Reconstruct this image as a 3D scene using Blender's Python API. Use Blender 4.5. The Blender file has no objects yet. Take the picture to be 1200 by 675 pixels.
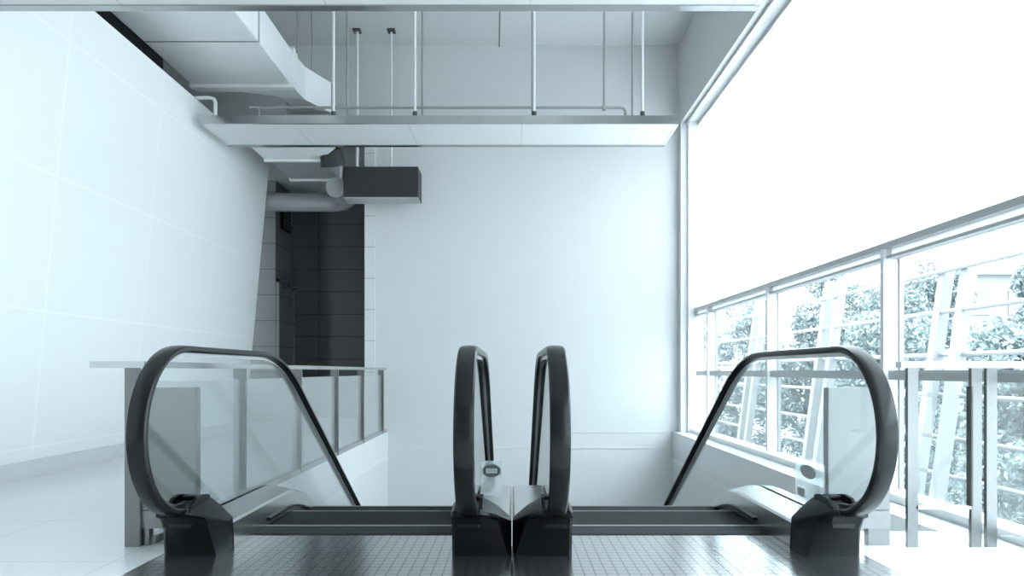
import bpy, bmesh, math, random
from mathutils import Vector, Matrix
random.seed(7)
S = bpy.context.scene
COL = S.collection

# ------------------------------------------------------------------ camera, world, light, exposure
cam_d = bpy.data.cameras.new('camera'); cam = bpy.data.objects.new('camera', cam_d); COL.objects.link(cam)
cam.location = (0, 0, 0.81); cam.rotation_euler = (math.pi/2, 0, 0)
cam_d.sensor_width = 36; cam_d.sensor_fit = 'HORIZONTAL'; cam_d.lens = 800/1200*36
cam_d.shift_x = 0.0; cam_d.shift_y = 97.5/1200
cam_d.clip_start = 0.02; cam_d.clip_end = 300
S.camera = cam
S.view_settings.view_transform = 'Standard'; S.view_settings.look = 'None'
S.view_settings.gamma = 1; S.view_settings.use_curve_mapping = False
S.view_settings.exposure = 0.26
w = bpy.data.worlds.new('sky'); S.world = w; w.use_nodes = True
nt = w.node_tree; bg = nt.nodes['Background']
tc = nt.nodes.new('ShaderNodeTexCoord'); sx = nt.nodes.new('ShaderNodeSeparateXYZ'); cr = nt.nodes.new('ShaderNodeValToRGB')
nt.links.new(tc.outputs['Generated'], sx.inputs[0]); nt.links.new(sx.outputs[2], cr.inputs[0])
cr.color_ramp.elements[0].position = 0.0; cr.color_ramp.elements[0].color = (0.76*.36, 0.92*.36, 1.0*.36, 1)
cr.color_ramp.elements[1].position = 1.0; cr.color_ramp.elements[1].color = (0.75, 0.91, 1.0, 1)
nt.links.new(cr.outputs[0], bg.inputs[0]); bg.inputs[1].default_value = 15.0

def portal(x, y0, y1, z0, z1):
    l = bpy.data.lights.new('window_portal', 'AREA'); l.shape = 'RECTANGLE'
    l.size = z1-z0; l.size_y = y1-y0; l.cycles.is_portal = True
    o = bpy.data.objects.new('window_portal', l); COL.objects.link(o)
    o.location = (x, (y0+y1)/2, (z0+z1)/2); o.rotation_euler = (0, math.pi/2, 0)   # -Z local -> -X world
    return o
portal(2.62, -3.6, 9.1, 0.0, 4.1)

# ------------------------------------------------------------------ materials
def new_mat(name):
    m = bpy.data.materials.new(name); m.use_nodes = True
    return m, m.node_tree, m.node_tree.nodes['Principled BSDF']
def mat(name, col, rough=0.5, metal=0.0, noise=0.0, scale=8.0, spec=0.5, bump=0.0, stretch=None):
    m, t, p = new_mat(name)
    c = (col, col, col) if not isinstance(col, tuple) else col
    p.inputs['Base Color'].default_value = (*c, 1); p.inputs['Roughness'].default_value = rough
    p.inputs['Metallic'].default_value = metal; p.inputs['Specular IOR Level'].default_value = spec
    if noise or bump:
        tcn = t.nodes.new('ShaderNodeTexCoord'); mp = t.nodes.new('ShaderNodeMapping'); n = t.nodes.new('ShaderNodeTexNoise')
        if stretch: mp.inputs['Scale'].default_value = stretch
        n.inputs['Scale'].default_value = scale; n.inputs['Detail'].default_value = 4
        t.links.new(tcn.outputs['Object'], mp.inputs[0]); t.links.new(mp.outputs[0], n.inputs['Vector'])
        if noise:
            r = t.nodes.new('ShaderNodeMapRange'); r.inputs[3].default_value = 1-noise; r.inputs[4].default_value = 1+noise
            mx = t.nodes.new('ShaderNodeMix'); mx.data_type = 'RGBA'; mx.blend_type = 'MULTIPLY'; mx.inputs[0].default_value = 1
            mx.inputs[6].default_value = (*c, 1)
            t.links.new(n.outputs[0], r.inputs[0]); t.links.new(r.outputs[0], mx.inputs[7]); t.links.new(mx.outputs[2], p.inputs['Base Color'])
        if bump:
            b = t.nodes.new('ShaderNodeBump'); b.inputs['Strength'].default_value = bump; b.inputs['Distance'].default_value = 0.01
            t.links.new(n.outputs[0], b.inputs['Height']); t.links.new(b.outputs[0], p.inputs['Normal'])
    return m
def grid_mat(name, base, line, axes, rough=0.4, metal=0.0, bump=0.3, spec=0.5, noise=0.0):
    """axes: list of (axis 'XYZ' index, spacing, line width, offset): joints or ribs as lines in object space"""
    m, t, p = new_mat(name); N = t.nodes.new; L = t.links.new
    tcn = N('ShaderNodeTexCoord'); s = N('ShaderNodeSeparateXYZ'); L(tcn.outputs['Object'], s.inputs[0])
    acc = None
    for ax, sp, lw, off in axes:
        a = N('ShaderNodeMath'); a.operation = 'ADD'; a.inputs[1].default_value = off + 1000*sp; L(s.outputs[ax], a.inputs[0])
        d = N('ShaderNodeMath'); d.operation = 'DIVIDE'; d.inputs[1].default_value = sp; L(a.outputs[0], d.inputs[0])
        f = N('ShaderNodeMath'); f.operation = 'FRACT'; L(d.outputs[0], f.inputs[0])
        c = N('ShaderNodeMath'); c.operation = 'LESS_THAN'; c.inputs[1].default_value = lw/sp; L(f.outputs[0], c.inputs[0])
        if acc is None: acc = c
        else:
            mxm = N('ShaderNodeMath'); mxm.operation = 'MAXIMUM'; L(acc.outputs[0], mxm.inputs[0]); L(c.outputs[0], mxm.inputs[1]); acc = mxm
    mix = N('ShaderNodeMix'); mix.data_type = 'RGBA'
    mix.inputs[6].default_value = (base, base, base, 1); mix.inputs[7].default_value = (line, line, line, 1)
    L(acc.outputs[0], mix.inputs[0]); L(mix.outputs[2], p.inputs['Base Color'])
    p.inputs['Roughness'].default_value = rough; p.inputs['Metallic'].default_value = metal; p.inputs['Specular IOR Level'].default_value = spec
    if noise:
        n = N('ShaderNodeTexNoise'); n.inputs['Scale'].default_value = 3; L(tcn.outputs['Object'], n.inputs['Vector'])
        r = N('ShaderNodeMapRange'); r.inputs[3].default_value = rough-noise; r.inputs[4].default_value = rough+noise
        L(n.outputs[0], r.inputs[0]); L(r.outputs[0], p.inputs['Roughness'])
    if bump:
        b = N('ShaderNodeBump'); b.inputs['Strength'].default_value = bump; b.inputs['Distance'].default_value = 0.002; b.invert = True
        L(acc.outputs[0], b.inputs['Height']); L(b.outputs[0], p.inputs['Normal'])
    return m
def glass_mat(name, tint=0.96, diff=0.0, refl=1.0):
    m = bpy.data.materials.new(name); m.use_nodes = True; t = m.node_tree; t.nodes.clear(); N = t.nodes.new; L = t.links.new
    out = N('ShaderNodeOutputMaterial'); tr = N('ShaderNodeBsdfTransparent'); gl = N('ShaderNodeBsdfGlossy'); fr = N('ShaderNodeFresnel')
    tr.inputs[0].default_value = (tint*0.985, tint, tint, 1); gl.inputs['Roughness'].default_value = 0.01
    t.nodes.remove(fr); lw = N('ShaderNodeLayerWeight'); lw.inputs[0].default_value = .5
    pw = N('ShaderNodeMath'); pw.operation = 'POWER'; pw.inputs[1].default_value = 5; L(lw.outputs['Facing'], pw.inputs[0])
    ma = N('ShaderNodeMath'); ma.operation = 'MULTIPLY_ADD'; ma.inputs[1].default_value = .96; ma.inputs[2].default_value = .04; L(pw.outputs[0], ma.inputs[0])
    ml = N('ShaderNodeMath'); ml.operation = 'MULTIPLY'; ml.inputs[1].default_value = refl; L(ma.outputs[0], ml.inputs[0])
    mx = N('ShaderNodeMixShader'); L(ml.outputs[0], mx.inputs[0]); L(tr.outputs[0], mx.inputs[1]); L(gl.outputs[0], mx.inputs[2])
    last = mx
    if diff:
        df = N('ShaderNodeBsdfDiffuse'); df.inputs[0].default_value = (.85, .87, .88, 1)
        tl = N('ShaderNodeBsdfTranslucent'); tl.inputs[0].default_value = (.85, .87, .88, 1)
        m0 = N('ShaderNodeMixShader'); m0.inputs[0].default_value = .5; L(df.outputs[0], m0.inputs[1]); L(tl.outputs[0], m0.inputs[2])
        m2 = N('ShaderNodeMixShader'); m2.inputs[0].default_value = diff; L(mx.outputs[0], m2.inputs[1]); L(m0.outputs[0], m2.inputs[2]); last = m2
    L(last.outputs[0], out.inputs[0])
    return m
def cloth_mat(name, c):
    m = bpy.data.materials.new(name); m.use_nodes = True; t = m.node_tree; t.nodes.clear(); N = t.nodes.new; L = t.links.new
    out = N('ShaderNodeOutputMaterial'); tl = N('ShaderNodeBsdfTranslucent'); df = N('ShaderNodeBsdfDiffuse'); mx = N('ShaderNodeMixShader')
    tl.inputs[0].default_value = (c, c, c, 1); df.inputs[0].default_value = (c, c, c, 1); mx.inputs[0].default_value = .35
    L(tl.outputs[0], mx.inputs[1]); L(df.outputs[0], mx.inputs[2]); L(mx.outputs[0], out.inputs[0])
    return m

M = {}
M['wall'] = mat('white_paint', 0.68, 0.35, noise=0.015, scale=1.5, spec=0.3)
M['wall_hi'] = mat('ceiling_paint', 0.66, 0.8, noise=0.04, scale=1.2, spec=0.2)
M['panelwall'] = grid_mat('white_wall_panels', 0.88, 0.93, [(1, 1.37, 0.018, -6.60+1.37*5), (2, 1.04, 0.016, -0.22)], rough=0.3, bump=0.4, spec=0.4)
M['tile_floor'] = grid_mat('polished_white_floor_tiles', 0.80, 0.62, [(0, 0.8, 0.006, 0.1), (1, 0.8, 0.006, 0.3)], rough=0.10, bump=0.1, spec=0.6)
M['dark_tile'] = grid_mat('grey_wall_tiles', 0.12, 0.04, [(2, 0.395, 0.012, 0.17), (0, 1.6, 0.01, 0.2)], rough=0.45, bump=0.5)
M['mid_tile'] = grid_mat('mid_grey_wall_tiles', 0.24, 0.09, [(2, 0.42, 0.012, 0.05)], rough=0.4, bump=0.5)
M['light_tile'] = grid_mat('white_column_tiles', 0.70, 0.48, [(2, 0.42, 0.014, 0.05)], rough=0.3, bump=0.5)
M['plate'] = grid_mat('ribbed_metal_landing_plate', 0.50, 0.25, [(0, 0.045, 0.006, 0.02), (1, 0.045, 0.006, 0.0)], rough=0.20, metal=0.95, bump=0.25, noise=0.05)
M['comb'] = grid_mat('comb_metal', 0.05, 0.025, [(0, 0.012, 0.005, 0.0)], rough=0.7, metal=0.0, bump=0.4, spec=0.1)
M['step'] = grid_mat('grooved_dark_step', 0.035, 0.015, [(0, 0.010, 0.005, 0.0)], rough=0.7, metal=0.0, bump=0.4, spec=0.1)
M['line'] = mat('pale_step_edge', 0.22, 0.4)
M['rubber'] = mat('black_rubber_handrail', 0.008, 0.25, spec=0.35)
M['black'] = mat('black_plastic', 0.003, 0.33, spec=0.26)
M['steel'] = mat('brushed_steel', 0.58, 0.24, metal=1.0, noise=0.05, scale=6, stretch=(1, 30, 30))
M['steel_dk'] = mat('darker_brushed_steel', 0.22, 0.30, metal=1.0, noise=0.06, scale=6, stretch=(30, 30, 1))
M['cabinet'] = mat('satin_grey_steel_sheet', 0.28, 0.28, metal=0.5, noise=0.03, scale=5, stretch=(20, 20, 1))
M['alu'] = mat('silver_painted_aluminium', 0.50, 0.35, metal=0.35)
M['alu_w'] = mat('white_painted_aluminium', 0.74, 0.35)
M['panel_w'] = grid_mat('white_suspended_panel', 0.80, 0.66, [(0, 1.2, 0.012, 0.35)], rough=0.45, bump=0.3)
M['trim_metal'] = mat('polished_trim_metal', 0.45, 0.18, metal=1.0, noise=0.25, scale=1.5, stretch=(1, 0.1, 0.1))
M['foil'] = mat('duct_foil_insulation', 0.85, 0.42, metal=0.0, noise=0.06, scale=3, bump=0.35)
M['foil_dk'] = mat('grey_duct_sheet', 0.42, 0.45, metal=0.3, noise=0.06, scale=4, bump=0.2)
M['fcu'] = mat('dark_grey_sheet_metal', 0.035, 0.5, spec=0.3)
M['fcu_under'] = mat('pale_grey_sheet_metal', 0.42, 0.5)
M['rod'] = mat('white_threaded_rod', 0.75, 0.4)
M['rod_g'] = mat('grey_conduit', 0.38, 0.45, metal=0.3)
M['cable'] = mat('dark_grey_cable', 0.14, 0.6)
M['glass'] = glass_mat('clear_glass', 0.93)
M['glass_w'] = glass_mat('window_glass', 0.97, 0.0, 0.7)
M['glass_f'] = glass_mat('hazy_guard_glass', 0.93, 0.24)
M['blind'] = cloth_mat('white_translucent_blind', 0.88)
M['sticker'] = glass_mat('clear_white_sticker', 0.95, 0.30)
M['ink'] = mat('dark_grey_ink', 0.07, 0.5)
M['ink_l'] = mat('light_grey_ink', 0.35, 0.5)
M['out_white'] = mat('white_painted_steel', 0.24, 0.5)
M['leaf'] = mat('tree_leaves', (0.18, 0.21, 0.21), 0.6, noise=0.35, scale=1.5)
M['leaf2'] = mat('pale_tree_leaves', (0.26, 0.30, 0.30), 0.6, noise=0.35, scale=1.5)
M['bark'] = mat('grey_tree_bark', 0.14, 0.9, noise=0.3)
M['ground'] = mat('pale_paving', 0.28, 0.9, noise=0.1, scale=0.6)
M['bldg'] = mat('pale_building_render', 0.22, 0.8)
M['bldg_win'] = mat('building_window_glass', 0.16, 0.2)

# ------------------------------------------------------------------ helpers
def mesh_ob(name, bm, m, parent=None, smooth=False, angle=40):
    bmesh.ops.recalc_face_normals(bm, faces=bm.faces)
    me = bpy.data.meshes.new(name); bm.to_mesh(me); bm.free(); me.materials.append(m)
    if smooth:
        for p in me.polygons: p.use_smooth = True
        try: me.set_sharp_from_angle(angle=math.radians(angle))
        except Exception: pass
    o = bpy.data.objects.new(name, me); COL.objects.link(o)
    if parent: o.parent = parent
    return o
def BM(): return bmesh.new()
def box(bm, x0, x1, y0, y1, z0, z1, bev=0.0, shear=0.0):
    """axis-aligned box; shear: x shift per metre of z"""
    t = BM() if bev else bm
    vs = [t.verts.new((x + shear*z, y, z)) for x in (x0, x1) for y in (y0, y1) for z in (z0, z1)]
    for f in ((0,1,3,2),(4,6,7,5),(0,4,5,1),(2,3,7,6),(0,2,6,4),(1,5,7,3)): t.faces.new([vs[i] for i in f])
    if bev:
        bmesh.ops.bevel(t, geom=list(t.edges), offset=bev, segments=2, affect='EDGES', profile=0.5)
        me = bpy.data.meshes.new('tmp'); t.to_mesh(me); t.free(); bm.from_mesh(me); bpy.data.meshes.remove(me)
def tube(bm, pts, r, n=12, cap=True):
    pts = [Vector(p) for p in pts]; rings = []
    up = None
    for i, p in enumerate(pts):
        d = (pts[min(i+1, len(pts)-1)] - pts[max(i-1, 0)]).normalized()
        if up is None: up = Vector((0,0,1)) if abs(d.z) < .9 else Vector((1,0,0))
        a = d.cross(up).normalized(); b = a.cross(d).normalized(); up = b
        rr = r[i] if isinstance(r, (list, tuple)) else r
        rings.append([bm.verts.new(p + (a*math.cos(2*math.pi*k/n) + b*math.sin(2*math.pi*k/n))*rr) for k in range(n)])
    for q in range(len(rings)-1):
        for k in range(n): bm.faces.new([rings[q][k], rings[q][(k+1)%n], rings[q+1][(k+1)%n], rings[q+1][k]])
    if cap: bm.faces.new(rings[0]); bm.faces.new(rings[-1][::-1])
def loft(bm, rings, closed=True, cap=True):
    R = [[bm.verts.new(p) for p in ring] for ring in rings]; n = len(R[0])
    for q in range(len(R)-1):
        for k in range(n if closed else n-1):
            bm.faces.new([R[q][k], R[q][(k+1)%n], R[q+1][(k+1)%n], R[q+1][k]])
    if cap and closed: bm.faces.new(R[0]); bm.faces.new(R[-1][::-1])
def tag(o, label=None, cat=None, group=None, kind=None):
    if label: o['label'] = label
    if cat: o['category'] = cat
    if group: o['group'] = group
    if kind: o['kind'] = kind
    return o
def empty(name, loc=(0,0,0), **k):
    o = bpy.data.objects.new(name, None); COL.objects.link(o); o.location = loc; o.empty_display_size = .1
    return tag(o, **k)
def part(name, m, parent, *boxes, smooth=False, **k):
    """boxes are in world coordinates; the parent's location is taken off"""
    bm = BM(); off = parent.location if parent else Vector()
    for b in boxes: box(bm, *b)
    bmesh.ops.translate(bm, verts=bm.verts, vec=-Vector(off))
    return mesh_ob(name, bm, m, parent, smooth=smooth)
def tpart(name, m, parent, pts, r, n=12):
    bm = BM(); tube(bm, pts, r, n)
    if parent: bmesh.ops.translate(bm, verts=bm.verts, vec=-Vector(parent.location))
    return mesh_ob(name, bm, m, parent, smooth=True)
def struct(name, m, *boxes):
    bm = BM()
    for b in boxes: box(bm, *b)
    o = mesh_ob(name, bm, m); o['kind'] = 'structure'; return o

# ------------------------------------------------------------------ setting: shell
LEAN = 0.091
struct('floor', M['tile_floor'],
       (-4.7, -1.67, -4, 9.46, -0.35, 0), (-1.67, 2.47, -4, 2.2, -0.35, 0),
       (-1.67, -1.552, 2.2, 3.2, -0.35, 0), (1.552, 2.47, 2.2, 3.45, -0.35, 0), (2.16, 2.47, 3.45, 9.2, -0.35, 0))
struct('floor_corridor', M['tile_floor'], (-5.2, -1.6, 9.46, 12.2, -0.35, 0))
struct('ceiling', M['wall_hi'], (-4.8, 2.6, -4.1, 9.5, 5.2, 5.35))
bm = BM(); box(bm, -3.86, -3.70, -4, 9.46, 0, 3.71, 0, LEAN)
wl = mesh_ob('wall_left', bm, M['panelwall']); wl['kind'] = 'structure'
bm = BM(); box(bm, -3.70, -3.682, -4, 9.46, 0.0, 0.13, 0, LEAN)
bl = mesh_ob('baseboard_left', bm, M['wall']); bl['kind'] = 'structure'
struct('wall_left_outer', M['fcu'], (-4.85, -4.7, -4, 9.5, 0, 5.2))
struct('wall_back', M['wall'], (-1.84, 2.53, 9.2, 9.4, -1.7, 3.98))
struct('wall_back_upper', M['wall_hi'], (-4.7, -1.84, 9.2, 9.4, 3.92, 3.98), (-4.7, 2.53, 9.2, 9.4, 3.98, 5.2))
struct('trim_column', M['light_tile'], (-1.98, -1.84, 9.17, 9.5, 0, 3.92))
struct('trim_back_seam', M['wall'], (-1.67, 2.16, 9.194, 9.2, -0.235, -0.215), (-1.67, 2.16, 9.196, 9.2, -0.02, -0.008))
struct('wall_right_upper', M['wall_hi'], (2.24, 2.52, -4, 9.2, 4.11, 5.2))
struct('trim_right_pilaster', M['wall'], (2.24, 2.33, 9.06, 9.2, -1.7, 4.11))
struct('trim_right_jamb', M['alu_w'], (2.33, 2.53, 9.02, 9.2, -0.3, 4.11))
struct('trim_header', M['alu'], (2.30, 2.33, -4, 9.05, 4.07, 4.11), (2.46, 2.50, -4, 9.05, 4.06, 4.11))
struct('wall_front', M['mid_tile'], (-4.8, 2.6, -4.2, -4.0, -0.35, 5.3))
# corridor behind the end of the leaning wall
struct('wall_corridor_end', M['dark_tile'], (-5.2, -1.5, 12.0, 12.15, -0.3, 3.95))
struct('wall_corridor_left', M['mid_tile'], (-5.2, -3.855, 11.13, 12.0, 0, 3.92), (-5.3, -5.2, 9.4, 12.1, 0, 3.92))
struct('wall_corridor_right', M['dark_tile'], (-1.7, -1.6, 9.5, 12, 0, 3.92))
struct('ceiling_corridor', M['wall_hi'], (-5.2, -1.5, 9.4, 12.15, 3.92, 4.05))
# well below the landing
struct('wall_well_left', M['wall'], (-1.80, -1.67, 3.2, 9.2, -4.3, -0.35), (-1.80, -1.67, 9.2, 14, -4.3, -1.7))
struct('wall_well_right', M['wall'], (2.16, 2.30, 3.45, 9.2, -4.3, -0.35), (2.16, 2.30, 9.2, 14, -4.3, -1.7))
struct('wall_well_end', M['wall'], (-1.8, 2.3, 14, 14.15, -4.3, -1.6))
struct('wall_well_front', M['wall'], (-1.8, 2.3, 2.1, 2.2, -4.3, -0.35))
struct('ceiling_well', M['wall'], (-1.8, 2.3, 9.2, 14.1, -1.75, -1.6))
struct('floor_lower', M['tile_floor'], (-1.8, 2.3, 2.1, 14.1, -4.4, -4.3))
struct('baseboard_back', M['dark_tile'], (-1.84, 2.24, 9.18, 9.2, -1.7, -1.55))

# door and vent in the corridor
d = empty('door_1', (-3.855, 11.9, 0), kind='structure')
part('door_leaf', M['mid_tile'], d, (-3.853, -3.83, 11.22, 11.93, 0.0, 2.25))
part('door_frame', M['mid_tile'], d, (-3.853, -3.80, 11.93, 11.99, 0.0, 2.32), (-3.853, -3.80, 11.14, 11.20, 0.0, 2.32), (-3.853, -3.80, 11.14, 11.99, 2.26, 2.32))
h = part('door_handle', M['ink'], d, (-3.83, -3.74, 11.86, 11.92, 2.24-0.02, 2.30))
bm = BM(); box(bm, -3.83, -3.72, 11.35, 11.42, 2.19, 2.33, .01); box(bm, -3.74, -3.50, 11.37, 11.40, 2.20, 2.225, .008)
bmesh.ops.translate(bm, verts=bm.verts, vec=(3.855, -11.9, 0)); mesh_ob('door_closer', bm, M['ink'], d)
v = empty('air_vent', (-3.80, 11.5, 3.3), label='small black vent grille high on the dark corridor wall', cat='vent')
part('frame', M['black'], v, (-3.853, -3.80, 11.35, 11.75, 3.18, 3.55))
bm = BM()
for k in range(5): box(bm, -3.80, -3.785, 11.37, 11.73, 3.21+k*.066, 3.225+k*.066)
bmesh.ops.translate(bm, verts=bm.verts, vec=(3.80, -11.5, -3.3)); mesh_ob('slat', bm, M['cable'], v)

# ------------------------------------------------------------------ windows in the right wall
MULL = [-3.6, -1.60, 0.41, 2.42, 4.43, 6.44, 8.40, 9.02]
for i in range(len(MULL)-1):
    y0, y1 = MULL[i], MULL[i+1]
    wn = empty('window_%d' % (i+1), (2.5, (y0+y1)/2, 0), kind='structure')
    fr = []
    part('mullion', M['alu_w'], wn, (2.40, 2.52, y0-.02, y0+.02, 0, 1.60))
    part('upper_mullion', M['alu_w'], wn, (2.48, 2.56, y0-.03, y0+.03, 1.67, 4.11))
    part('mullion_edge', M['steel_dk'], wn, (2.495, 2.524, y0-.035, y0-.021, 0, 1.535))
    part('middle_rail', M['alu'], wn, (2.42, 2.52, y0+.05, y1-.04, 0.755, 0.815))
    part('sill', M['alu_w'], wn, (2.36, 2.52, y0, y1, 0.0, 0.05))
    part('pane', M['glass_w'], wn, (2.462, 2.470, y0+.022, y1-.022, 0.05, 1.535))
struct('trim_transom', M['alu'], (2.41, 2.50, -3.9, 9.05, 1.60, 1.64))
struct('trim_transom_lower', M['alu'], (2.42, 2.50, -3.9, 9.05, 1.535, 1.555))
struct('window_transom_strip', M['blind'], (2.455, 2.458, -3.9, 9.05, 1.555, 1.60))
bd = empty('roller_blind', (2.45, 2.7, 4.05), label='white translucent blind covering the whole upper window above the slanting rail', cat='blind')
bm = BM(); nseg = 60
vs = [[bm.verts.new((2.455 + .002*math.sin(k*1.7) - 2.45, -3.9 + k*(12.93/nseg) - 2.7, z - 4.05)) for z in (1.64, 4.06)] for k in range(nseg+1)]
for k in range(nseg): bm.faces.new([vs[k][0], vs[k+1][0], vs[k+1][1], vs[k][1]])
mesh_ob('fabric', bm, M['blind'], bd, smooth=True)
part('bottom_bar', M['alu_w'], bd, (2.445, 2.465, -3.9, 9.02, 1.641, 1.655))

# ------------------------------------------------------------------ escalators
Yk, Yb = 4.2, 10.85; SL = math.tan(math.radians(32.5))
def softplus(t, r):
    if t <= -r: return 0.0
    if t >= r: return t
    return (t + r)**2/(4*r)
def drop(y, r=0.32): return -SL*(softplus(y-Yk, r) - softplus(y-Yb, r))
YEND = 12.3
def ys_path(y0, y1, step=0.08):
    n = max(2, int((y1-y0)/step)); return [y0 + (y1-y0)*i/n for i in range(n+1)]
NEW_R = 0.35; CY, CZ = 2.96, 0.555
def rail_line(extra=0.0):
    """side-view path (y, z, outward normal) of the handrail, radius grown by extra"""
    P = []
    R = NEW_R + extra
    for k in range(0, 29):
        a = math.radians(-88 - k*(182/28)); P.append((CY + R*math.cos(a), CZ + R*math.sin(a)*1.0))
    # a=-90 -> bottom, goes via -180 (front) to -270 (top)
    top = [(y, CZ + R*1.0 + drop(y) ) for y in ys_path(3.02, YEND-.5)]
    P += top
    for k in range(1, 28):
        a = math.radians(90 - k*(180/28)); P.append((YEND-.5 + R*math.cos(a), CZ + drop(YEND) + R*math.sin(a)))
    return P
def handrail_mesh(X):
    bm = BM(); P = rail_line(0.0); rings = []
    # C section: width 80 mm, thickness 28 mm
    sec = [(-.032,-.014),(-.040,-.006),(-.040,.006),(-.034,.013),(-.020,.0165),(0,.0175),(.020,.0165),(.034,.013),(.040,.006),(.040,-.006),(.032,-.014),(.012,-.014),(.012,-.006),(-.012,-.006),(-.012,-.014)]
    for i, (y, z) in enumerate(P):
        a = P[max(i-1,0)]; b = P[min(i+1,len(P)-1)]
        d = Vector((b[0]-a[0], b[1]-a[1])).normalized(); n = Vector((-d.y, d.x))
        # path runs bottom -> front -> top: outward is to the left of travel
        rings.append([(X + u, y + n.x*v, z + n.y*v) for u, v in sec])
    loft(bm, rings); return bm
def escalator(side, label):
    m = side   # -1: left escalator, +1: right
    root = empty('escalator', (m*0.8, 3.0, 0), label=label, cat='escalator', group='pair of escalators going down')
    O = Vector(root.location)
    def fin(name, bm, mt, parent=root, smooth=False, mirror=True, off=None, angle=40):
        for vtx in bm.verts:
            if m > 0: vtx.co.x = -vtx.co.x
        bmesh.ops.translate(bm, verts=bm.verts, vec=-O)
        return mesh_ob(name, bm, mt, parent, smooth=smooth, angle=angle)
    # (glass x, step-side x, outer x) in left-escalator coordinates
    BAL = [(-1.435, -1.285, -1.527), (-0.185, -0.263, -0.004)]
    for gx, xs, xo in BAL:
        bm = handrail_mesh(gx); fin('handrail', bm, M['rubber'], smooth=True, angle=35)
        # guide: bright steel track between rubber and glass
        bm = BM(); P = rail_line(-0.022); rings = []
        for i, (y, z) in enumerate(P):
            a = P[max(i-1,0)]; b = P[min(i+1,len(P)-1)]; d = Vector((b[0]-a[0], b[1]-a[1])).normalized(); n = Vector((-d.y, d.x))
            rings.append([(gx+u, y+n.x*v, z+n.y*v) for u, v in ((-.014,-.010),(-.014,.012),(.014,.012),(.014,-.010))])
        loft(bm, rings); fin('handrail_guide', bm, M['steel'])
        # glass balustrade
        bm = BM(); P = rail_line(-0.036)
        outline = []
        k0 = 0
        top = P[:]
        bot = [(y, 0.10 + drop(y)) for y in reversed(ys_path(3.10, YEND-.3, .12))]
        # strips between the top edge and the deck
        yt = [p for p in top]
        front = [p for p in top if p[0] <= CY+.001][::1]
        def glass_cols():
            cols = []
            R = NEW_R-.036
            for k in range(0, 15):
                y = CY - R*math.cos(math.radians(k*90/14)); h_ = math.sqrt(max(0, R*R-(y-CY)**2)); cols.append((y, CZ-h_, CZ+h_))
            for y in ys_path(3.0, YEND-.5): cols.append((y, (CZ-R if y < 3.05 else 0.10)+drop(y), CZ+R+drop(y)))
            return cols
        C = glass_cols(); A = []; t = 0.005
        for y, z0, z1 in C:
            A.append([bm.verts.new((gx-t, y, z0)), bm.verts.new((gx-t, y, z1)), bm.verts.new((gx+t, y, z1)), bm.verts.new((gx+t, y, z0))])
        for i in range(len(A)-1):
            for k in range(4):
                try: bm.faces.new([A[i][k], A[i][(k+1)%4], A[i+1][(k+1)%4], A[i+1][k]])
                except ValueError: pass
        bmesh.ops.remove_doubles(bm, verts=bm.verts, dist=1e-5)
        fin('balustrade_glass', bm, M['glass'])
        # inlet box: stations across X
        wide = xs if abs(xs-gx) > abs(xo-gx) else xo
        nar = xo if wide == xs else xs
        sgn = 1 if wide > gx else -1
        def prof(x, top, flare, yf, rear=3.14):
            return [(x, yf, 0.0), (x, yf-.01, top*.55), (x, yf-flare*.5, top*.78), (x, yf-flare, top*.86), (x, yf-flare*.8, top*.93), (x, yf+.04, top), (x, rear, top*.985), (x, rear+.02, 0.0)]
        bm = BM(); W_ = abs(wide-gx)
        st = [prof(nar, .215, .075, 3.0), prof(nar + sgn*.012, .228, .09, 2.99), prof(gx+sgn*.050, .235, .09, 2.985)]
        e = prof(0, .20, .02, 2.995); xb, xt = wide-sgn*.013, gx+sgn*W_*.62
        st.append([(xb + (xt-xb)*min(1, z_/.19), y_, z_) for _, y_, z_ in e])
        st.append([(wide, y_, z_) for _, y_, z_ in prof(wide, .140, 0.0, 3.10)])
        loft(bm, st); bx = fin('newel_box', bm, M['black'], smooth=True, angle=20)
        bm = BM()
        for dx0, dx1 in ((-.058, -.043), (.043, .058)):
            pr = [(2.905,.20),(2.93,.225),(2.99,.256),(3.05,.262),(3.11,.250),(3.12,.215)]
            loft(bm, [[(gx+dx0, a, b_) for a, b_ in pr], [(gx+dx1, a, b_) for a, b_ in pr]])
        box(bm, gx-.057, gx+.057, 3.06, 3.12, .2, .250, .006)
        fin('inlet_collar', bm, M['black'], bx)
        bm = BM(); box(bm, gx-.055, gx+.045, 2.965, 2.980, .125, .150, .004); fin('inlet_brush', bm, M['rubber'], bx)
        # decks
        bm = BM(); rings = []
        for y in ys_path(3.14, YEND, .08):
            dz = drop(y)
            s_ = 1 if xs > gx else -1
            zi = .15 if abs(wide-xs) > .001 else .15
            rings.append([(gx + s_*.012, y, .150+dz), (xs - s_*.012, y, (.122 if abs(xs-gx) > .1 else .14)+dz), (xs, y, (.112 if abs(xs-gx) > .1 else .13)+dz), (xs, y, -.12+dz), (gx+s_*.012, y, -.12+dz)])
        loft(bm, rings); fin('inner_deck', bm, M['steel'], smooth=True, angle=25)
        bm = BM(); rings = []
        for y in ys_path(3.14, YEND, .08):
            dz = drop(y); s_ = 1 if xo > gx else -1
            zo = .146
            rings.append([(gx + s_*.012, y, .150+dz), (xo - s_*.008, y, zo+dz), (xo, y, zo-.01+dz), (xo, y, -.55+dz), (gx+s_*.012, y, -.55+dz)])
        loft(bm, rings); fin('outer_deck', bm, M['steel'], smooth=True, angle=25)
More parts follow.
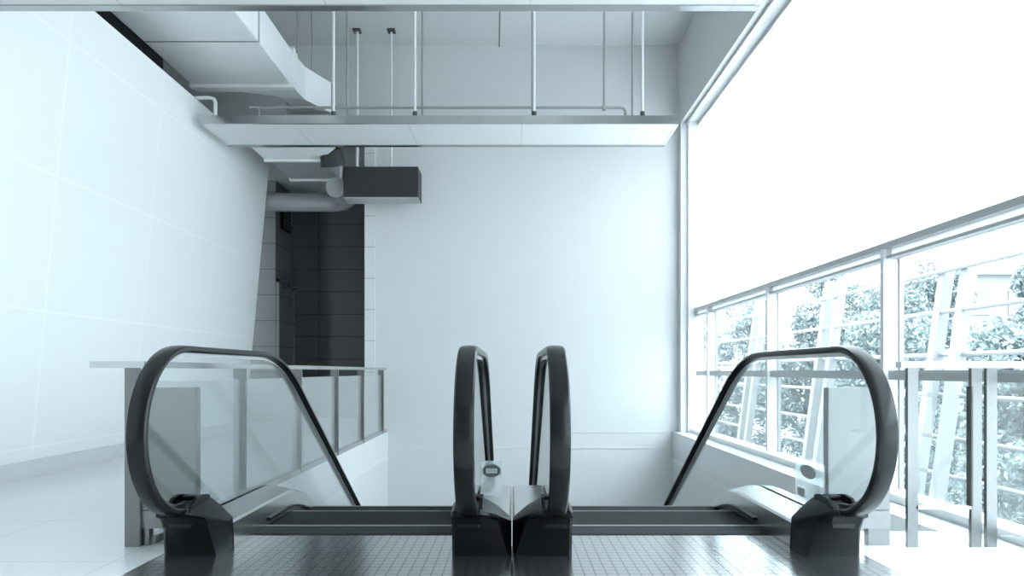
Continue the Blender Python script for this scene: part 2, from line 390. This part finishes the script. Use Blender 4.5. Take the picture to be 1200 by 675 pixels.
        # brush strip along the skirt
        if abs(xs-gx) > .1:
            bm = BM(); s_ = 1 if xs > gx else -1; rings = []
            for y in ys_path(3.60, YEND-.4, .08):
                dz = drop(y); rings.append([(xs, y, .04+dz), (xs+s_*.014, y, .036+dz), (xs+s_*.014, y, .024+dz), (xs, y, .02+dz)])
            loft(bm, rings); fin('skirt_brush', bm, M['black'])
    x0, x1 = -1.285, -0.263
    bm = BM(); box(bm, -1.55, -0.004, 2.2, 3.0, -.3, 0.0); box(bm, x0+.002, x1-.002, 3.0, 3.38, -.3, 0); box(bm, -1.55, x0+.002, 3.0, 3.12, -.3, 0.0); box(bm, x1-.002, -.004, 3.0, 3.12, -.3, 0.0)
    fin('landing_plate', bm, M['plate'])
    bm = BM(); box(bm, x0+.002, x1-.002, 3.382, 3.55, -.1, 0.004); fin('comb_plate', bm, M['comb'])
    bm = BM(); box(bm, x0+.002, x1-.002, 3.552, 3.575, -.1, 0.006); fin('comb_teeth', bm, M['line'])
    # steps
    first = None
    y = 3.58; k = 0
    while y < 12.0:
        yc = y + .2
        z = -SL*(softplus(yc-Yk-.05, .45) - softplus(yc-Yb+.05, .45)) - .004
        if first is None:
            bm = BM(); box(bm, x0+.006, x1-.006, 0, .396, -.022, 0)
            for q in range(9):    # curved riser, dropping from the front (lower) edge
                a0 = q/9; box(bm, x0+.006, x1-.006, .396-.018-.05*a0*a0, .396-.05*a0*a0, -.022-.2*(q+1)/9, -.022-.2*q/9)
            for vtx in bm.verts:
                if m > 0: vtx.co.x = -vtx.co.x
            bmesh.ops.translate(bm, verts=bm.verts, vec=(-O.x, 0, 0))
            first = mesh_ob('step', bm, M['step'], root); s_ob = first
            bm = BM(); box(bm, x0+.006, x1-.006, .384, .397, 0, .003)
            for vtx in bm.verts:
                if m > 0: vtx.co.x = -vtx.co.x
            bmesh.ops.translate(bm, verts=bm.verts, vec=(-O.x, 0, 0))
            edge = mesh_ob('step_edge', bm, M['line'], first); e_ob = edge
        else:
            s_ob = first.copy(); COL.objects.link(s_ob); s_ob.parent = root
            e_ob = edge.copy(); COL.objects.link(e_ob); e_ob.parent = s_ob
        s_ob.location = (0, y - O.y, z)
        y += .4; k += 1
    return root
escalator(-1, 'left of the two descending escalators, glass sides and black handrails, beside the white leaning wall')
escalator(+1, 'right of the two descending escalators, glass sides and black handrails, nearest the windows')

# notice standing on the middle deck and sticker on the right glass
n = empty('safety_notice', (-.11, 3.62, .15), label='small clear plate with a dark oval badge standing between the two middle handrails', cat='sign')
part('plate', M['sticker'], n, (-.165, -.055, 3.618, 3.623, .15, .335))
def oval(cx, cz, rx, rz, y0, y1, hole=None, axis='Y', n_=32):
    bm = BM(); P = [(math.cos(2*math.pi*k/n_), math.sin(2*math.pi*k/n_)) for k in range(n_)]
    def pt(u, w_, d_): return (u, d_, w_) if axis == 'Y' else (d_, u, w_)
    if hole:
        rings = [[pt(cx+rx*a, cz+rz*b, y0) for a, b in P], [pt(cx+rx*a, cz+rz*b, y1) for a, b in P], [pt(cx+hole[0]*a, cz+hole[1]*b, y1) for a, b in P], [pt(cx+hole[0]*a, cz+hole[1]*b, y0) for a, b in P], [pt(cx+rx*a, cz+rz*b, y0) for a, b in P]]
        loft(bm, rings, cap=False); bmesh.ops.remove_doubles(bm, verts=bm.verts, dist=1e-6)
    else:
        loft(bm, [[pt(cx+rx*a, cz+rz*b, y0) for a, b in P], [pt(cx+rx*a, cz+rz*b, y1) for a, b in P]])
    return bm
def off(bm, o): bmesh.ops.translate(bm, verts=bm.verts, vec=-Vector(o.location)); return bm
mesh_ob('oval_badge', off(oval(-.108, .283, .048, .034, 3.610, 3.618), n), M['ink'], n)
part('badge_face', M['ink_l'], n, (-.138, -.078, 3.606, 3.610, .270, .296))
part('pictogram', M['ink_l'], n, (-.150, -.105, 3.613, 3.618, .175, .225))
s2 = empty('safety_sticker', (1.428, 3.28, .17), label='clear white sticker with a grey oval on the right escalator glass', cat='sticker')
part('film', M['sticker'], s2, (1.4275, 1.4295, 3.12, 3.44, .17, .38))
mesh_ob('oval_badge', off(oval(3.29, .325, .085, .033, 1.4255, 1.4275, axis='X'), s2), M['rod_g'], s2)
part('pictogram', M['rod_g'], s2, (1.4255, 1.4275, 3.33, 3.41, .195, .235))

# ------------------------------------------------------------------ guard railings and end cabinets
g = empty('guard_railing', (-1.70, 6.0, 0), label='steel and glass guard railing running along the left edge of the escalator opening', cat='railing')
PX = -1.705
part('top_rail', M['steel'], g, (PX-.035, PX+.035, 3.15, 9.12, .825, .855), (-1.92, PX+.035, 3.10, 3.17, .825, .855))
posts = [3.16, 4.28, 5.42, 6.56, 7.70, 8.88]
for y in posts[1:]:
    p_ = part('post', M['steel_dk'], g, (PX-.037, PX+.037, y-.012, y+.012, 0.0, .825))
    part('foot_plate', M['steel'], g, (PX-.032, PX+.033, y-.04, y+.04, 0.0, .012))
part('post', M['steel_dk'], g, (-1.785, -1.715, 3.145, 3.162, 0.0, .825))
for a, b in zip(posts[:-1], posts[1:]):
    part('glass_panel', M['glass_f'], g, (PX-.006, PX+.006, a+.05, b-.03, .04, .76))
part('bottom_rail', M['steel'], g, (PX-.02, PX+.034, 3.2, 9.12, 0.0, .04))
def cabinet(x0, x1, lab):
    c = empty('end_cabinet', ((x0+x1)/2, 3.4, 0), label=lab, cat='cabinet', group='steel cabinets beside the escalator newels')
    sg = -1 if x0 < 0 else 1
    part('body', M['cabinet'], c, (x0, x1, 3.165, 3.215, .165, .735, .004))
    lo = (x0, -1.55) if sg < 0 else (1.55, x1)
    part('base_panel', M['cabinet'], c, (lo[0], lo[1], 3.165, 3.215, .08, .163))
    fx_ = (x0, x0+.10) if sg < 0 else (x1-.10, x1)
    part('foot', M['steel_dk'], c, (fx_[0], fx_[1], 3.17, 3.21, 0, .08))
    return c
cabinet(-1.785, -1.465, 'grey steel cabinet behind the leftmost handrail, with railing post in front')
cabinet(1.465, 1.755, 'pale grey steel cabinet behind the rightmost handrail, near the windows')
g = empty('guard_railing', (2.1, 3.16, 0), label='short steel guard railing with glass between rightmost handrail and windows', cat='railing')
part('top_rail', M['alu_w'], g, (1.78, 2.36, 3.12, 3.17, .825, .855))
for x in (1.845, 2.138, 2.208):
    part('post', M['steel_dk'], g, (x-.024, x+.024, 3.14, 3.16, 0.0, .825))
part('glass_panel', M['glass'], g, (1.88, 2.105, 3.146, 3.154, .05, .80)); part('glass_panel', M['glass'], g, (2.24, 2.36, 3.146, 3.154, .05, .80))
part('clamp', M['ink'], g, (2.106, 2.114, 3.13, 3.165, .19, .74))
part('kick_rail', M['alu_w'], g, (1.86, 2.118, 3.14, 3.16, .175, .19))

# ------------------------------------------------------------------ hanging panels
def ceiling_panel(y0, y1, lab, z=3.41, x0=-3.27, x1=1.76):
    p_ = empty('suspended_panel', (-.75, (y0+y1)/2, z), label=lab, cat='ceiling panel', group='long white panels hung on rods')
    part('board', M['panel_w'], p_, (x0+.03, x1-.03, y0+.02, y1-.02, z+.004, z+.07))
    part('front_trim', M['trim_metal'], p_, (x0, x1, y0-.004, y0+.018, z, z+.085))
    part('rear_trim', M['trim_metal'], p_, (x0, x1, y1-.06, y1, z-.004, z+.075))
    part('side_trim', M['alu_w'], p_, (x0, x0+.03, y0+.018, y1-.06, z, z+.08)); part('side_trim', M['alu_w'], p_, (x1-.03, x1, y0+.018, y1-.06, z, z+.08))
    for x in (-1.894, -1.03, .236, x1-.374):
        for yy, mt in ((y0+.08, M['rod']), (y1-.06, M['rod_g'])):
            r_ = tpart('hanger_rod', mt, p_, [(x, yy, z+.07), (x, yy, 5.2)], .014, 8)
            bm = BM(); tube(bm, [(x, yy, z+.07), (x, yy, z+.155)], [.03, .024], 8); off(bm, p_); mesh_ob('rod_nut', bm, M['ink'], r_)
    return p_
ceiling_panel(7.17, 7.91, 'long white panel hung on rods across the hall, right in front of the ducts')
ceiling_panel(3.33, 4.07, 'nearer hung panel, only its metal rear edge showing along the top of the photo', 2.96, -3.25, 1.456)

c = empty('conduit_pipe', (0, 7.55, 3.7), label='thin grey conduit running level just above the far hung panel', cat='pipe')
zc = .81 + 309*7.55/800
tpart('pipe', M['rod_g'], c, [(-2.9, 7.55, zc), (1.19, 7.55, zc), (1.235, 7.55, zc-.01), (1.255, 7.55, zc-.04), (1.258, 7.55, 3.48)], .016, 8)
tpart('drop_pipe', M['rod_g'], c, [(-2.80, 7.55, zc), (-2.80, 7.55, 3.48)], .014, 8)
tpart('riser_pipe', M['rod_g'], c, [(1.02, 7.55, zc), (1.02, 7.55, 5.2)], .013, 8)
bm = BM(); box(bm, 1.0, 1.04, 7.53, 7.57, zc-.03, zc+.03, .005); off(bm, c); mesh_ob('junction_box', bm, M['rod_g'], c)
c = empty('bracket_pipe', (-3.2, 7.25, 3.6), label='short white right-angle pipe from the top of the leaning wall to the hung panel', cat='pipe')
tpart('pipe', M['rod'], c, [(-3.45, 7.25, 3.715), (-3.20, 7.25, 3.715), (-3.165, 7.25, 3.70), (-3.15, 7.25, 3.66), (-3.15, 7.25, 3.485)], .020, 8)
for i, (px, yy, z0) in enumerate([(348, 8.0, 4.02), (365, 8.3, 4.0), (585, 7.0, 4.14), (459, 8.75, 3.4)][:3]):
    x = (px-600)/800*yy
    if i == 2: z0 = .81 + (435-55)*yy/800
    else: z0 = 4.45
    o = tpart('hanging_cable', M['cable'] if i == 2 else M['rod_g'], None, [(x, yy, z0), (x+.01, yy, (z0+5.2)/2), (x, yy, 5.2)], .009, 6)
    tag(o, ['thin wire beside the big duct end, left one of two', 'thin wire beside the big duct end, right one of two', 'short loose cable hanging from the ceiling above the middle handrails'][i], 'cable')

# ------------------------------------------------------------------ ducts and fan coil unit
d = empty('air_duct', (-3.1, 4.0, 4.0), label='large pale insulated air duct above the top of the leaning wall', cat='duct')
zb, zt = 4.01, 4.40
part('duct_section', M['foil'], d, (-3.58, -2.46, .8, 6.63, zb, zt, .015))
part('duct_section', M['foil'], d, (-3.58, -2.46, 6.65, 7.62, zb, zt, .015))
part('flange', M['rod_g'], d, (-3.578, -2.458, 6.63, 6.65, zb+.002, zt-.002))
part('flange', M['foil'], d, (-3.61, -2.43, 7.62, 7.69, zb-.03, zt+.03, .008)); part('flange', M['foil'], d, (-3.60, -2.44, 7.72, 7.78, zb-.02, zt+.02, .008))
bm = BM()
loft(bm, [[(-3.4,7.78,zb+.02),(-2.46,7.78,zb),(-2.46,7.78,zt),(-3.4,7.78,zt)], [(-2.85,8.05,zb+.12),(-2.44,8.05,zb),(-2.44,8.05,zt),(-2.85,8.05,zt)], [(-2.75,8.45,zb+.1),(-2.24,8.45,zb),(-2.24,8.45,zt-.02),(-2.75,8.45,zt-.02)]])
off(bm, d); mesh_ob('reducer', bm, M['foil'], d)
bm = BM(); box(bm, -2.80, -2.22, 8.45, 8.53, zb+.01, zt-.03, .01); off(bm, d); mesh_ob('end_cap', bm, M['foil_dk'], d)
d = empty('air_duct', (-2.9, 8.4, 3.3), label='lower grey air duct with elbow, under the far hung panel behind the leaning wall', cat='duct')
zd = 3.41
bm = BM()
loft(bm, [[(-3.03,7.96,zd),(-2.06,7.96,zd),(-2.06,7.96,zd+.3),(-3.03,7.96,zd+.3)], [(-3.03,8.38,zd),(-2.34,8.38,zd),(-2.34,8.38,zd+.3),(-3.03,8.38,zd+.3)]])
off(bm, d); mesh_ob('duct_section', bm, M['foil'], d)
part('flange', M['foil'], d, (-3.05, -2.32, 8.38, 8.44, zd-.02, zd+.32, .006))
part('duct_section', M['foil_dk'], d, (-3.0, -2.33, 8.44, 9.24, zd, zd+.28, .01))
part('flange', M['foil'], d, (-3.02, -2.31, 9.24, 9.30, zd-.02, zd+.30, .006))
bm = BM(); tube(bm, [(-3.75,9.66,3.20),(-2.75,9.66,3.20),(-2.55,9.63,3.19),(-2.36,9.52,3.18),(-2.27,9.35,3.17),(-2.25,9.15,3.16),(-2.25,8.72,3.16)], .13, 24)
off(bm, d); mesh_ob('flexible_elbow', bm, M['foil_dk'], d, smooth=True)
bm = BM(); tube(bm, [(-2.30,8.3,3.56),(-2.20,8.32,3.46),(-2.19,8.38,3.34)], [.08,.15,.16], 16); off(bm, d); mesh_ob('cone', bm, M['fcu'], d, smooth=True)
f = empty('fan_coil_unit', (-1.64, 8.65, 3.2), label='dark grey box shaped air unit hanging left of the white back wall', cat='air unit')
x0 = (402-600)/800*8.5; x1 = (490-600)/800*8.5; z0 = .81+203*8.5/800; z1 = .81+240*8.5/800
part('housing', M['fcu'], f, (x0, x1, 8.5, 8.84, z0+.012, z1, .008))
part('bottom_panel', M['fcu_under'], f, (x0+.005, x1-.005, 8.505, 8.80, z0, z0+.012))
for px in (419, 459):
    x = (px-600)/800*8.8; tpart('hanger_rod', M['rod'], f, [(x, 8.78, z1), (x, 8.78, 5.2)], .02 if px == 419 else .012, 8)
    bm = BM(); box(bm, x-.05, x+.05, 8.73, 8.83, 5.17, 5.2, .004); off(bm, f); mesh_ob('ceiling_plate', bm, M['ink'], f)

# ------------------------------------------------------------------ outside
struct('ground', M['ground'], (2.6, 60, -15, 70, -4.4, -4.2))
struct('trim_outer_ledge', M['alu_w'], (2.53, 3.3, -4, 9.3, -0.5, -0.25))
fx = 5.0
fc = empty('facade_frame', (fx, 6.0, -4.2), label='white steel frame of leaning twin posts and level rails outside the windows', cat='frame')
for z in (1.97, 1.50, 1.0, .53, .04, -.39, -.9, -1.4):
    tpart('rail', M['out_white'], fc, [(fx, -3, z), (fx, 24, z)], .026, 8)
for y in (2.1, 5.0, 8.0, 11.0, 14.2, 17.4):
    for dy in (-.22, .18):
        bm = BM(); loft(bm, [[(fx-.10+a-.55, y+dy+b, -4.2) for a, b in ((-.06,-.06),(.06,-.06),(.06,.06),(-.06,.06))], [(fx+.12+a, y+dy+b-.2, 2.25) for a, b in ((-.06,-.06),(.06,-.06),(.06,.06),(-.06,.06))]])
        off(bm, fc); mesh_ob('post', bm, M['out_white'], fc)
def tree(x, y, top, r, dense, mt, label):
    t = empty('tree', (x, y, -4.2), label=label, cat='tree', group='trees outside the windows')
    bm = BM(); tube(bm, [(x, y, -4.2), (x+.05, y, -2.5), (x-.05, y+.05, top-r*.8)], [.14, .11, .04], 8)
    for k in range(5):
        a = k*1.3; zz = -2.2 + k*.6
        if zz < top-1: tube(bm, [(x, y, zz), (x+math.cos(a)*r*.6, y+math.sin(a)*r*.6, zz+.8)], [.05, .02], 6)
    off(bm, t); mesh_ob('trunk', bm, M['bark'], t)
    blobs = []
    h = top + 3.2
    for k in range(26):
        zz = -3.4 + (k+.5)/26*h; rr = r*(1 - .55*max(0, (zz-(top-r))/r)) * random.uniform(.5, .95)
        a = random.uniform(0, 6.28); blobs.append((x+math.cos(a)*rr*.7, y+math.sin(a)*rr*.7, zz, random.uniform(.35, .62)*r*.7))
    bm = BM()
    for k in range(dense):
        bx_, by_, bz_, br = random.choice(blobs)
        v_ = Vector((random.gauss(0,1), random.gauss(0,1), random.gauss(0,1))).normalized()*br*random.uniform(.6, 1.05)
        p = Vector((bx_, by_, min(bz_, top-.1))) + v_
        s_ = random.uniform(.04, .09); q = Matrix.Rotation(random.uniform(0,6.28), 3, Vector((random.random(), random.random(), random.random()+.1)).normalized())
        l = [(-s_*.5,0,0),(0,-s_,s_*.15),(s_*.5,0,0),(0,s_,s_*.15)]
        bm.faces.new([bm.verts.new(p + q @ Vector(c_)) for c_ in l])
    off(bm, t); me = bpy.data.meshes.new('foliage'); bm.to_mesh(me); bm.free(); me.materials.append(mt)
    o = bpy.data.objects.new('foliage', me); COL.objects.link(o); o.parent = t
TR = [(8.2, 6.6, 1.9, 1.3, 'leaf2', 'pale leafy tree outside, at the right edge of the photo behind the short railing'),
      (12.4, 10.6, 2.7, 1.6, 'leaf', 'dark leafy tree outside the window right of the widest mullion'),
      (8.4, 10.9, 1.6, 1.4, 'leaf2', 'pale low tree outside, seen just right of the widest mullion'),
      (12.4, 15.4, 3.4, 1.7, 'leaf', 'dark leafy tree outside the middle window bay, near its right end'),
      (8.4, 15.0, 1.9, 1.5, 'leaf2', 'pale leafy tree outside behind the leaning posts of the middle bay'),
      (12.4, 20.4, 3.8, 1.8, 'leaf', 'dark leafy tree outside the middle window bay, near its left end'),
      (8.4, 19.4, 2.6, 1.6, 'leaf', 'dark leafy tree outside, close behind the second mullion'),
      (8.2, 24.0, 3.3, 1.7, 'leaf2', 'pale leafy tree outside the narrow far window bay'),
      (12.4, 26.0, 4.8, 1.9, 'leaf', 'tall dark tree outside the far bay, in the second row'),
      (7.6, 28.8, 3.4, 1.7, 'leaf', 'farthest leafy tree outside, beside the end of the back wall'),
      (16.6, 13.4, 3.3, 1.7, 'leaf2', 'distant pale tree outside, in the third row below the building')]
for x, y, tp, r, mt, lb in TR: tree(x, y, tp, r, 24000, M[mt], lb)
b = empty('apartment_building', (26, 34, -4.2), label='pale distant building faintly visible above the trees at the right', cat='building')
part('wall', M['bldg'], b, (22, 34, 34, 42, -4.2, 5.6))
part('roof', M['out_white'], b, (21.7, 34.3, 33.7, 42.3, 5.6, 5.9))
for k in range(6):
    for j in range(3):
        part('window', M['bldg_win'], b, (22.8+k*1.9, 23.8+k*1.9, 33.94, 34.0, -.2+j*1.9, 1.0+j*1.9))
        part('window', M['bldg_win'], b, (21.94, 22.0, 34.8+k*1.2, 35.5+k*1.2, -.2+j*1.9, 1.0+j*1.9)) if k < 5 else None
